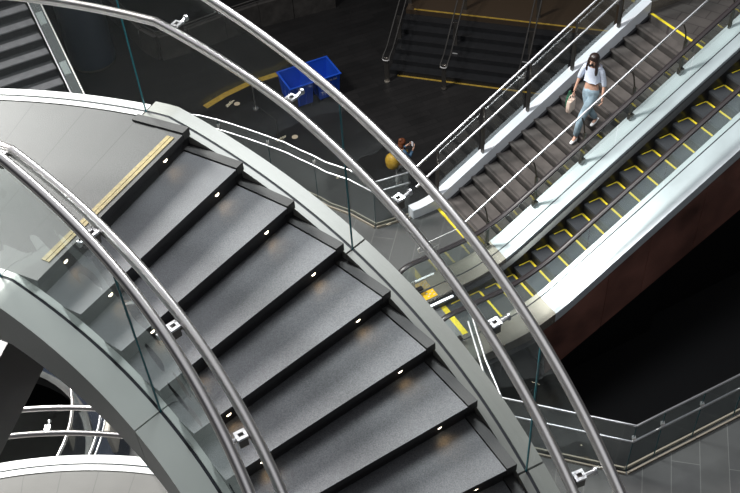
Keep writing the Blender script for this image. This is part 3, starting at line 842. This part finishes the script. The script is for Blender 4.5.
# blue bins
def bin_(a0, wd, dp, ht, label, marks):
    U2 = V((math.cos(rad(23.5)), math.sin(rad(23.5)), 0)); D2 = V((-U2.y, U2.x, 0)); c = V((a0[0], a0[1], LZ + .10))
    b = thing('recycling_bin', label, 'bin', V((a0[0], a0[1], LZ)), 0, 'blue wheeled bins on the plaza')
    mb = MB(); tp = .05
    def ring(off, z, ins): return [c + U2 * (x) + D2 * (y) + UP * z for x, y in ((-off + ins, -off + ins), (wd + off - ins, -off + ins), (wd + off - ins, dp + off - ins), (-off + ins, dp + off - ins))]
    rings = [ring(-tp, 0, 0), ring(0, ht, 0), ring(.035, ht, 0), ring(.035, ht + .03, 0), ring(-.02, ht + .03, 0), ring(-.02, ht - .02, 0), ring(-tp - .03, .05, 0)]
    mb.cur = 0; mb.sweep(rings, True, True)
    o = mb.build('tub', [BLUE], b)
    mb = MB()
    for k in range(1, 3):
        x = wd * k / 3
        mb.box(c + U2 * x + D2 * (-.0 + tp * .5 - .02) + UP * (ht * .5), (.03, .04, ht * .86), U2, D2)
        mb.box(c - U2 * -.02 + D2 * (dp * k / 3) + UP * (ht * .5), (.04, .03, ht * .86), U2, D2)
    mb.build('rib', BLUE_D, b)
    for x, y in ((.1, .1), (wd - .1, .1), (.1, dp - .1), (wd - .1, dp - .1)):
        mb = MB(); q = V((c.x, c.y, LZ + .05)) + U2 * x + D2 * y; mb.tube([q - U2 * .02, q + U2 * .02], .05, 12); mb.tube([q, q + UP * .06], .015, 6); mb.build('caster', RUBBER, b)
    if marks:
        for txt, x, z, s in (('1', .09, .34, .17), ('TD', .10, .14, .17)):
            cu = bpy.data.curves.new('marking', 'FONT'); cu.body = txt; cu.size = s; cu.extrude = .002
            t = bpy.data.objects.new('marking', cu); COL.objects.link(t); cu.materials.append(WHITEMARK)
            R3 = Matrix((U2, UP, -D2)).transposed().to_4x4(); R3.translation = c + U2 * x + UP * z - D2 * .012 + D2 * (.05 * (1 - z / ht))
            dg = bpy.context.evaluated_depsgraph_get(); mm = bpy.data.meshes.new_from_object(t.evaluated_get(dg)); bpy.data.objects.remove(t)
            for v in mm.vertices: v.co = b.matrix_world.inverted() @ (R3 @ v.co)
            mm.materials.clear(); link_obj('marking', mm, WHITEMARK, b)
        mb = MB(); mb.box(c + U2 * .5 + UP * (ht - .10) - D2 * .012, (.26, .004, .05), U2, D2); mb.build('label_plate', mat('pale_plate', (.25, .28, .4), .5), b)
    return b
bin_((-1.98, 23.44), .72, .98, .72, 'blue plastic wheeled bin, the left one seen through the glass behind the rail bracket', False)
bin_((-1.20, 23.78), .74, .98, .72, 'blue plastic wheeled bin with white markings, the right one of the pair', True)

# curved yellow line on the plaza floor
pts = [(-6.2, 22.3), (-5.3, 23.3), (-4.64, 24.03), (-4.07, 24.57), (-3.33, 25.1), (-2.56, 25.43), (-1.78, 25.6), (-1.0, 25.66)]
pts = pts[2:]
mb = MB(); rings = []
for i, p in enumerate(pts):
    a = V((*pts[max(i - 1, 0)], 0)); b = V((*pts[min(i + 1, len(pts) - 1)], 0)); d = (b - a).normalized(); nn = V((-d.y, d.x, 0)); c = V((*p, LZ))
    rings.append([c + nn * w + UP * z for w, z in ((-.11, .001), (.11, .001), (.11, .006), (-.11, .006))])
mb.sweep(rings); o = mb.build('floor_line', YEL_D, loc=(-3, 25, LZ)); tag(o, 'broad dull yellow curved line painted on the dark plaza floor', 'floor marking')
# slim posts with stay wires and small pale floor lights
for i, (x, y, lab) in enumerate(((-3.10, 23.75, 'slim pale post with stay wires near the yellow line, farther from the bins'), (-2.35, 21.83, 'slim pale post with stay wires in front of the blue bins'))):
    t = thing('slim_post', lab, 'post', (x, y, LZ), 0)
    mb = MB(); mb.tube([(x, y, LZ), (x, y, LZ + 1.0)], .018, 8); mb.tube([(x, y, LZ), (x, y, LZ + .03)], .08, 12); mb.build('pole', STEEL_DARK if i else STEEL, t, True)
    mb = MB(); mb.tube([(x, y, LZ + 1.0), (x - .75, y + 1.1, LZ + .9)], .005, 5); mb.build('wire', STEEL_DARK, t)
for i, (x, y, lab) in enumerate(((-3.68, 24.07, 'small oval pale floor light near the end of the yellow line'), (-1.93, 22.28, 'small oval pale floor light in front of the blue bins'))):
    mb = MB(); mb.tube([(x, y, LZ), (x, y, LZ + .012)], .09, 14); o = mb.build('floor_light', mat('pale_lens', (.55, .45, .33), .4), loc=(x, y, LZ)); tag(o, lab, 'light')
# thick column
cx_, cy_ = -8.4, 26.9
t = thing('round_column', 'thick blue-black round column standing on the plaza behind the glass', 'column', (cx_, cy_, LZ))
mb = MB(); mb.tube([(cx_, cy_, LZ + .12), (cx_, cy_, LZ + 9)], .72, 40); mb.build('shaft', COLM, t, True)
mb = MB(); mb.tube([(cx_, cy_, LZ), (cx_, cy_, LZ + .13)], .66, 40); mb.build('base_ring', STEEL_DARK, t, True)
# low curved parapet of dark stone panels
pp = [(-8.6, 30.2), (-7.5, 28.5), (-6.75, 27.3), (-6.2, 26.75), (-5.3, 27.1), (-4.2, 27.75), (-3.1, 28.3), (-2.0, 28.7), (-.6, 29.2)]
t = thing('stone_parapet', 'low angled dark stone parapet wall with rail on the plaza, upper left centre', 'parapet', (-6.2, 26.8, LZ))
for a, b in zip(pp[:-1], pp[1:]):
    a = V((*a, LZ)); b = V((*b, LZ)); d = (b - a).normalized(); nn = V((-d.y, d.x, 0)); mb = MB()
    mb.hexa([p + nn * w + UP * z for z in (0, .85) for p, w in ((a + d * .012, -.12), (b - d * .012, -.12), (b - d * .012, .12), (a + d * .012, .12))]); mb.build('panel', STONE_D, t)
mb = MB(); mb.tube([V((*p, LZ + 1.0)) for p in pp], .02, 8); mb.tube([V((*p, LZ + .90)) for p in pp], .012, 8); mb.build('rail', STEEL_DARK, t, True)

# top-left grey stairs with glass balustrade
a27 = rad(27); u2 = V((math.cos(a27), math.sin(a27), 0)); n2 = V((-math.sin(a27), math.cos(a27), 0)); B2 = V((-7.12, 19.95, -10.0)); SRN, SRS = .39, .215
ts = thing('side_staircase', 'pale grey stairs rising at the top left corner, seen through the curved glass', 'staircase', B2)
for j in range(-8, 22):
    a = B2 + n2 * (SRN * j) + UP * (SRS * j); mb = MB(); mb.cur = 0
    mb.hexa([a + u2 * s + n2 * d + UP * z for z in (-.03, 0) for s, d in ((-4, 0), (0, 0), (0, .28), (-4, .28))])
    mb.cur = 1
    mb.hexa([a + u2 * s + n2 * d + UP * z for z in (-.3, -.031) for s, d in ((-4, .02), (0, .02), (0, .40), (-4, .40))])
    mb.hexa([a + u2 * s + n2 * d + UP * z for z in (-.03, 0.0) for s, d in ((-4, .281), (0, .281), (0, .40), (-4, .40))])  # darker strip across the back of each tread
    mb.build('step', [STEP_G, STEP_GD], ts)
tb = thing('side_balustrade', 'narrow glass and steel balustrade sloping down beside the pale grey stairs at top left', 'guardrail', B2 + u2 * .1)
for s, m in ((.03, STEEL_POLISHED), (.30, STEEL)):
    mb = MB(); mb.tube([B2 + u2 * s + n2 * (SRN * j) + UP * (SRS * j + .32) for j in (-8, 22)], .022, 8); mb.build('edge_rail', m, tb, True)
mb = MB(); mb.sweep([[B2 + u2 * s + n2 * (SRN * j) + UP * (SRS * j + .28) for s in (.05, .28)] for j in (-8, 22)], False, False); mb.build('glass_cover', glass('cover_glass', (.5, .55, .55), .15, .12), tb, fix=False)
for j in (0.3, 3.6, 7.2, 11):
    c = B2 + u2 * .165 + n2 * (SRN * j) + UP * (SRS * j + .24); mb = MB(); mb.box(c, (.16, .36, .06), u2, (n2 * SRN + UP * SRS).normalized(), u2.cross((n2 * SRN + UP * SRS).normalized())); mb.build('metal_plate', STEEL, tb)
WARM = mat('amber_lamp', (1, .6, .2), .4, emit=((1, .5, .15), 1.6))
for j, s in ((8.4, .11), (8.4, .22), (5.8, .12), (5.8, .22)):
    c = B2 + u2 * s + n2 * (SRN * j) + UP * (SRS * j + .26); mb = MB(); mb.tube([c, c + UP * .03], .03, 8); mb.build('amber_light', WARM, tb)

# ================================================================== PEOPLE
def frame(forward):
    f = V(forward).normalized(); r = f.cross(UP).normalized(); return f, r
def lerp(a, b, t): return a + (b - a) * t
def hand(nodes, edges, wrist, palm_dir, side, curl, pre, root):
    """palm plus five separately bent fingers added to a body skeleton"""
    d = palm_dir.normalized(); s = side.normalized(); c = curl.normalized()
    k = wrist + d * .075; nodes[pre + 'palm'] = (k, (.032, .018)); edges.append((root, pre + 'palm'))
    return k, d, s, c
def fingers(parent, k, d, s, c, m):
    for i, (off, ln) in enumerate(((-.028, .062), (-.010, .072), (.009, .068), (.027, .054))):
        b = k + s * off + d * .012
        nodes = {'a': (b, .0085), 'b': (b + d * ln * .45 + c * .008, .0080), 'c': (b + d * ln * .8 + c * .028, .0072), 'd': (b + d * ln * .95 + c * .045, .006)}
        chain('finger', nodes, [('a', 'b'), ('b', 'c'), ('c', 'd')], m, parent, 1)
    b = k - s * .026 - d * .035
    chain('thumb', {'a': (b, .010), 'b': (b - s * .022 + d * .022 + c * .006, .0095), 'c': (b - s * .026 + d * .050 + c * .014, .008)}, [('a', 'b'), ('b', 'c')], m, parent, 1)

def woman():
    # stands mid-stride going down the straight stair, facing its foot
    zb, zf_ = ZF + SR * 10, ZF + SR * 8
    fb = E(-1.17, .36, zb); ff = E(-1.25, .0, zf_)
    f, r = frame((-.86, -.51, 0))      # walking direction; r = her right
    f, r = frame(-eR * .93 + eW * .36)
    pel = E(-1.23, .21, zb + .78); 
    root = thing('person', 'woman in pale blue cropped top, black mask and faded jeans walking down the straight stair', 'person', E(-1.28, .23, zb))
    N = {}; Ed = []
    sp = pel + UP * .16 + f * .0; ch = pel + UP * .36; nk = pel + UP * .53 + f * .015; 
    N['pelvis'] = (pel, (.135, .105)); N['waist'] = (sp, (.105, .08)); N['chest'] = (ch, (.135, .095)); N['neckb'] = (pel + UP * .49, (.075, .06)); N['neck'] = (nk, .042)
    hd = nk + UP * .10 + f * .035; N['jaw'] = (nk + UP * .055 + f * .035, (.052, .058)); N['head'] = (hd + UP * .01, (.074, .088)); N['crown'] = (hd + UP * .075 - f * .01, (.058, .068))
    Ed += [('pelvis', 'waist'), ('waist', 'chest'), ('chest', 'neckb'), ('neckb', 'neck'), ('neck', 'jaw'), ('jaw', 'head'), ('head', 'crown')]
    # legs
    J = {}
    for sd, foot, kx in ((1, fb, .10), (-1, ff, .16)):
        p = 'r' if sd > 0 else 'l'
        sgn = 1 if p == 'r' else -1
        hip = pel + r * .085 * sgn - UP * .05
        ank = foot + UP * .085
        kn = lerp(hip, ank, .50) + f * kx
        N[p + 'hip'] = (hip, (.085, .085)); N[p + 'knee'] = (kn, .055); N[p + 'calf'] = (lerp(kn, ank, .35) - f * .02, .05); N[p + 'ankle'] = (ank, .035); N[p + 'toe'] = (foot + f * .13 + UP * .03, .03)
        Ed += [('pelvis', p + 'hip'), (p + 'hip', p + 'knee'), (p + 'knee', p + 'calf'), (p + 'calf', p + 'ankle'), (p + 'ankle', p + 'toe')]
        J[p] = (hip, kn, ank, foot)
    # arms: her right hand carries the bags, her left hangs a little away from the hip
    hands = []
    for sgn, el, wr in ((1, r * .24 + f * .02 - UP * .26, r * .255 + f * .11 - UP * .47), (-1, -r * .23 - f * .02 - UP * .27, -r * .27 + f * .06 - UP * .50)):
        p = 'r' if sgn > 0 else 'l'
        sh = pel + UP * .46 + r * .155 * sgn
        b = pel + UP * .46
        N[p + 'sh'] = (sh, (.048, .045)); N[p + 'el'] = (b + el, .034); N[p + 'wr'] = (b + wr, .023)
        Ed += [('neckb', p + 'sh'), (p + 'sh', p + 'el'), (p + 'el', p + 'wr')]
        d = ((b + wr) - (b + el)).normalized()
        k, d, s, c = hand(N, Ed, b + wr, d, f, -r * sgn, p, p + 'wr'); hands.append((k, d, s, c)); J[p + 'a'] = (sh, b + el, b + wr, k)
    body = chain('body', N, Ed, SKIN, root, 1, 'pelvis')
    for h in hands: fingers(body, *h, SKIN)
    # face
    mb = MB(); ey = hd + f * .078 + UP * .012
    for q in (-1, 1): mb.tube([ey + r * .03 * q - f * .01, ey + r * .03 * q + f * .004], .011, 8)
    mb.build('eye', HAIRD, body)
    mb = MB(); mb.tube([hd + f * .075 + UP * .015, hd + f * .10 - UP * .018], [.008, .014], 8); mb.build('nose', SKIN, body, True)
    for q in (-1, 1):
        mb = MB(); mb.tube([hd + r * .074 * q - UP * .012, hd + r * .080 * q + UP * .018], [.010, .014], 8); mb.build('ear', SKIN, body, True)
    # black mask
    chain('face_mask', {'a': (hd - UP * .045 + f * .055 - r * .045, .030), 'b': (hd - UP * .042 + f * .082, (.042, .040)), 'c': (hd - UP * .045 + f * .055 + r * .045, .030), 'd': (hd - UP * .075 + f * .06, .03)},
          [('a', 'b'), ('b', 'c'), ('b', 'd')], MASK, root, 1, 'b')
    # hair: long, dark, down to the shoulders
    blobs('hair', [(hd + UP * .055 - f * .022, (.094, .095, .085), r, f), (hd - UP * .02 - f * .055, (.092, .06, .12), r, f), (hd - UP * .16 - f * .085, (.085, .045, .15), r, f),
                   (hd - UP * .06 - r * .078 + f * .005, (.030, .045, .12), r, f), (hd - UP * .17 - r * .095 + f * .03, (.030, .035, .10), r, f),
                   (hd - UP * .06 + r * .078 + f * .005, (.030, .045, .12), r, f), (hd - UP * .15 + r * .09 + f * .03, (.028, .032, .08), r, f)], HAIRD, root)
    # cropped top with elbow-length sleeves
    T = {'w': (pel + UP * .21, (.122, .098)), 'c': (ch + f * .012, (.172, .132)), 'n': (pel + UP * .475, (.10, .078)), 'k': (pel + UP * .525 + f * .008, (.058, .052))}
    TE = [('w', 'c'), ('c', 'n'), ('n', 'k')]
    for p in 'rl':
        sh, el_, wr_, k = J[p + 'a']
        T[p + '1'] = (sh, (.066, .060)); T[p + '2'] = (el_, .052); T[p + '3'] = (lerp(el_, wr_, .22), .046); TE += [('n', p + '1'), (p + '1', p + '2'), (p + '2', p + '3')]
    chain('cropped_top', T, TE, SHIRT, root, 1, 'c')
    # jeans
    T = {'p': (pel + UP * .015, (.155, .122)), 'w': (pel + UP * .10, (.125, .098))}; TE = [('p', 'w')]
    for p in 'rl':
        hip, kn, ank, foot = J[p]
        T[p + '1'] = (hip - UP * .02, (.105, .10)); T[p + '2'] = (lerp(hip, kn, .6), .088); T[p + '3'] = (kn, .074); T[p + '4'] = (lerp(kn, ank, .5), .066); T[p + '5'] = (ank + UP * .03, .060)
        TE += [('p', p + '1'), (p + '1', p + '2'), (p + '2', p + '3'), (p + '3', p + '4'), (p + '4', p + '5')]
    chain('jeans', T, TE, JEANS, root, 1, 'p')
    for p in 'rl':
        foot = J[p][3]
        chain('shoe', {'h': (foot + UP * .045 - f * .04, (.042, .040)), 'm': (foot + UP * .045 + f * .06, (.045, .036)), 't': (foot + UP * .032 + f * .17, (.032, .026)), 'a': (foot + UP * .10 - f * .01, .040)},
              [('h', 'm'), ('m', 't'), ('h', 'a')], WSHOE, root, 1, 'h')
    return J, f, r
J, wf, wr = woman()
k = J['ra'][3] + V((0, 0, -.04))
def tote(name, label, c, w, h, d, m, X, Y, strap):
    t = thing(name, label, 'bag', c - UP * h)
    mb = MB(); rings = []
    for z, s in ((-h, .86), (-h * .92, 1.0), (-h * .5, 1.04), (-.02, .96), (0, .9)):
        rings.append([c + X * w / 2 * s * a + Y * d / 2 * b * s + UP * z for a, b in ((-1, -.6), (-.8, -1), (.8, -1), (1, -.6), (1, .6), (.8, 1), (-.8, 1), (-1, .6))])
    mb.sweep(rings); mb.build('bag_body', m, t, True)
    mb = MB()
    for q in (-1, 1):
        mb.tube([c + X * w * .28 + Y * d * .4 * q - UP * .01, c + X * w * .14 + Y * d * .2 * q + UP * strap * .8, c + UP * strap, c - X * w * .14 + Y * d * .2 * q + UP * strap * .8, c - X * w * .28 + Y * d * .4 * q - UP * .01], .007, 6)
    mb.build('handle', m, t, True)
tote('tote_bag', 'small beige-pink tote bag held in the woman\'s right hand', k + wf * .06 - UP * .11, .20, .24, .09, TOTE, wf, wr, .115)
tote('shopping_bag', 'dark green bag hanging behind the beige tote at the woman\'s side', k + wr * .085 - wf * .02 - UP * .10, .20, .22, .05, GREENB, wf, wr, .11)

def walker():
    foot = V((.97, 19.86, LZ)); f, r = frame((.80, .60, 0))
    root = thing('person', 'distant person with auburn hair and denim jacket holding up a phone on the dark plaza', 'person', foot)
    pel = foot + UP * .80 - f * .02; N = {}; Ed = []
    N['pelvis'] = (pel, (.13, .10)); N['waist'] = (pel + UP * .16, (.11, .085)); N['chest'] = (pel + UP * .36 + f * .02, (.14, .10)); N['neckb'] = (pel + UP * .47 + f * .03, (.075, .06)); N['neck'] = (pel + UP * .53 + f * .05, .042)
    hd = pel + UP * .63 + f * .10; N['head'] = (hd, (.076, .088)); N['crown'] = (hd + UP * .07, (.058, .066)); Ed += [('pelvis', 'waist'), ('waist', 'chest'), ('chest', 'neckb'), ('neckb', 'neck'), ('neck', 'head'), ('head', 'crown')]
    J = {}
    for s, fo in ((1, foot + r * .09 + f * .08), (-1, foot - r * .09 - f * .08)):
        p = 'r' if s > 0 else 'l'; hip = pel + r * .08 * s - UP * .05; ank = fo + UP * .08; kn = lerp(hip, ank, .5) + f * .04
        N[p + 'hip'] = (hip, .08); N[p + 'knee'] = (kn, .055); N[p + 'ank'] = (ank, .035); N[p + 'toe'] = (fo + f * .13 + UP * .03, .03); Ed += [('pelvis', p + 'hip'), (p + 'hip', p + 'knee'), (p + 'knee', p + 'ank'), (p + 'ank', p + 'toe')]; J[p] = (hip, kn, ank, fo)
    hands = []
    for s in (1, -1):
        p = 'r' if s > 0 else 'l'; sh = pel + UP * .44 + r * .16 * s + f * .03; el = sh - UP * .22 + f * .12 + r * .03 * s; w_ = el + f * .20 + UP * .12 - r * .07 * s
        N[p + 'sh'] = (sh, .048); N[p + 'el'] = (el, .036); N[p + 'wr'] = (w_, .024); Ed += [('neckb', p + 'sh'), (p + 'sh', p + 'el'), (p + 'el', p + 'wr')]; J[p + 'a'] = (sh, el, w_)
        d = (w_ - el).normalized(); hands.append(hand(N, Ed, w_, d, UP, -r * s, p, p + 'wr'))
    body = chain('body', N, Ed, SKIN, root, 1, 'pelvis')
    for h in hands: fingers(body, *h, SKIN)
    mb = MB(); mb.tube([hd + f * .075 + UP * .01, hd + f * .10 - UP * .02], [.008, .014], 8); mb.build('nose', SKIN, body, True)
    mb = MB()
    for q in (-1, 1): mb.tube([hd + f * .07 + r * .03 * q + UP * .02, hd + f * .085 + r * .03 * q + UP * .02], .010, 8)
    mb.build('eye', HAIRD, body)
    blobs('hair', [(hd + UP * .045 - f * .012, (.10, .105, .105), r, f), (hd - UP * .06 - f * .07, (.09, .06, .11), r, f), (hd + UP * .13 - f * .06, (.055, .055, .05), r, f)], HAIRA, root)
    T = {'w': (pel + UP * .08, (.15, .115)), 'c': (pel + UP * .36 + f * .02, (.165, .12)), 'n': (pel + UP * .47 + f * .03, (.10, .075))}; TE = [('w', 'c'), ('c', 'n')]
    for p in 'rl':
        sh, el, w_ = J[p + 'a']; T[p + '1'] = (sh, .068); T[p + '2'] = (el, .055); T[p + '3'] = (lerp(el, w_, .9), .042); TE += [('n', p + '1'), (p + '1', p + '2'), (p + '2', p + '3')]
    chain('denim_jacket', T, TE, DENIM, root, 1, 'c')
    T = {'p': (pel, (.145, .115))}; TE = []
    for p in 'rl':
        hip, kn, ank, fo = J[p]; T[p + '1'] = (hip, .10); T[p + '2'] = (kn, .075); T[p + '3'] = (ank, .062); TE += [('p', p + '1'), (p + '1', p + '2'), (p + '2', p + '3')]
    chain('trousers', T, TE, PALEP, root, 1, 'p')
    for p in 'rl':
        fo = J[p][3]; chain('shoe', {'h': (fo + UP * .045 - f * .04, .042), 'm': (fo + UP * .042 + f * .06, .042), 't': (fo + UP * .032 + f * .16, .028)}, [('h', 'm'), ('m', 't')], mat('grey_shoe', (.3, .3, .3), .6), root, 1, 'h')
    # backpack on the back, seen to the left
    bp = thing('backpack', 'round mustard yellow backpack worn by the distant person on the plaza', 'backpack', pel + UP * .08 - f * .30)
    c = pel + UP * .22 - f * .27
    blobs('pack_body', [(c, (.21, .17, .24), r, f), (c - UP * .10 - f * .03, (.17, .13, .12), r, f), (c + UP * .18, (.06, .06, .05), r, f)], MUSTARD, bp)
    mb = MB()
    for q in (-1, 1): mb.tube([c + UP * .20 + r * .09 * q + f * .05, pel + UP * .50 + r * .10 * q + f * .03, pel + UP * .42 + r * .12 * q + f * .16, pel + UP * .2 + r * .14 * q + f * .10], .016, 6)
    mb.build('strap', MUSTARD, bp, True)
    mb = MB(); k = (J['ra'][2] + J['la'][2]) / 2 + f * .09 + UP * .07; mb.box(k, (.075, .010, .15), r, f, UP)
    ph = mb.build('phone', mat('pale_phone', (.8, .8, .85), .3), loc=tuple(k)); tag(ph, 'pale phone held up in the distant person\'s hands', 'phone')
    bv = ph.modifiers.new('Bevel', 'BEVEL'); bv.width = .004
walker()

# ================================================================== LIGHT
w = bpy.data.worlds.new('world'); sc.world = w; w.use_nodes = True
nt = w.node_tree; bg = nt.nodes['Background']
tc = nt.nodes.new('ShaderNodeTexCoord'); sx = nt.nodes.new('ShaderNodeSeparateXYZ'); nt.links.new(tc.outputs['Generated'], sx.inputs[0])
mr = nt.nodes.new('ShaderNodeValToRGB'); nt.links.new(sx.outputs['Z'], mr.inputs['Fac'])
el = mr.color_ramp.elements
el[0].position = 0; el[0].color = (.55, .55, .55, 1); el[1].position = 1.0; el[1].color = (2.1, 2.13, 2.2, 1)
e = el.new(.10); e.color = (.03, .03, .035, 1); e = el.new(.55); e.color = (.10, .10, .12, 1); e = el.new(.78); e.color = (.35, .36, .40, 1); e = el.new(.88); e.color = (1.9, 1.94, 2.05, 1)
nt.links.new(mr.outputs['Color'], bg.inputs['Color']); bg.inputs['Strength'].default_value = .24

def area(name, loc, target, size, power, col=(1, 1, 1)):
    l = bpy.data.lights.new(name, 'AREA'); l.shape = 'DISK'; l.size = size; l.energy = power; l.color = col
    o = bpy.data.objects.new(name, l); COL.objects.link(o); o.location = loc
    o.rotation_euler = (V(target) - V(loc)).to_track_quat('-Z', 'Y').to_euler(); return o
area('skylight', (-10.6, 15.6, 8.0), (-1.2, 3.2, -.5), 5.4, 10500, (1, .98, .95))
area('escalator_fill', (1.0, 7.0, 4.5), (4.6, 12.2, -8), 3.0, 900, (.95, .98, 1))  # added fill lamp above the escalator, brightening its pale decks

sc.cycles.transparent_max_bounces = 24
sc.view_settings.view_transform = 'Standard'
sc.view_settings.look = 'None'
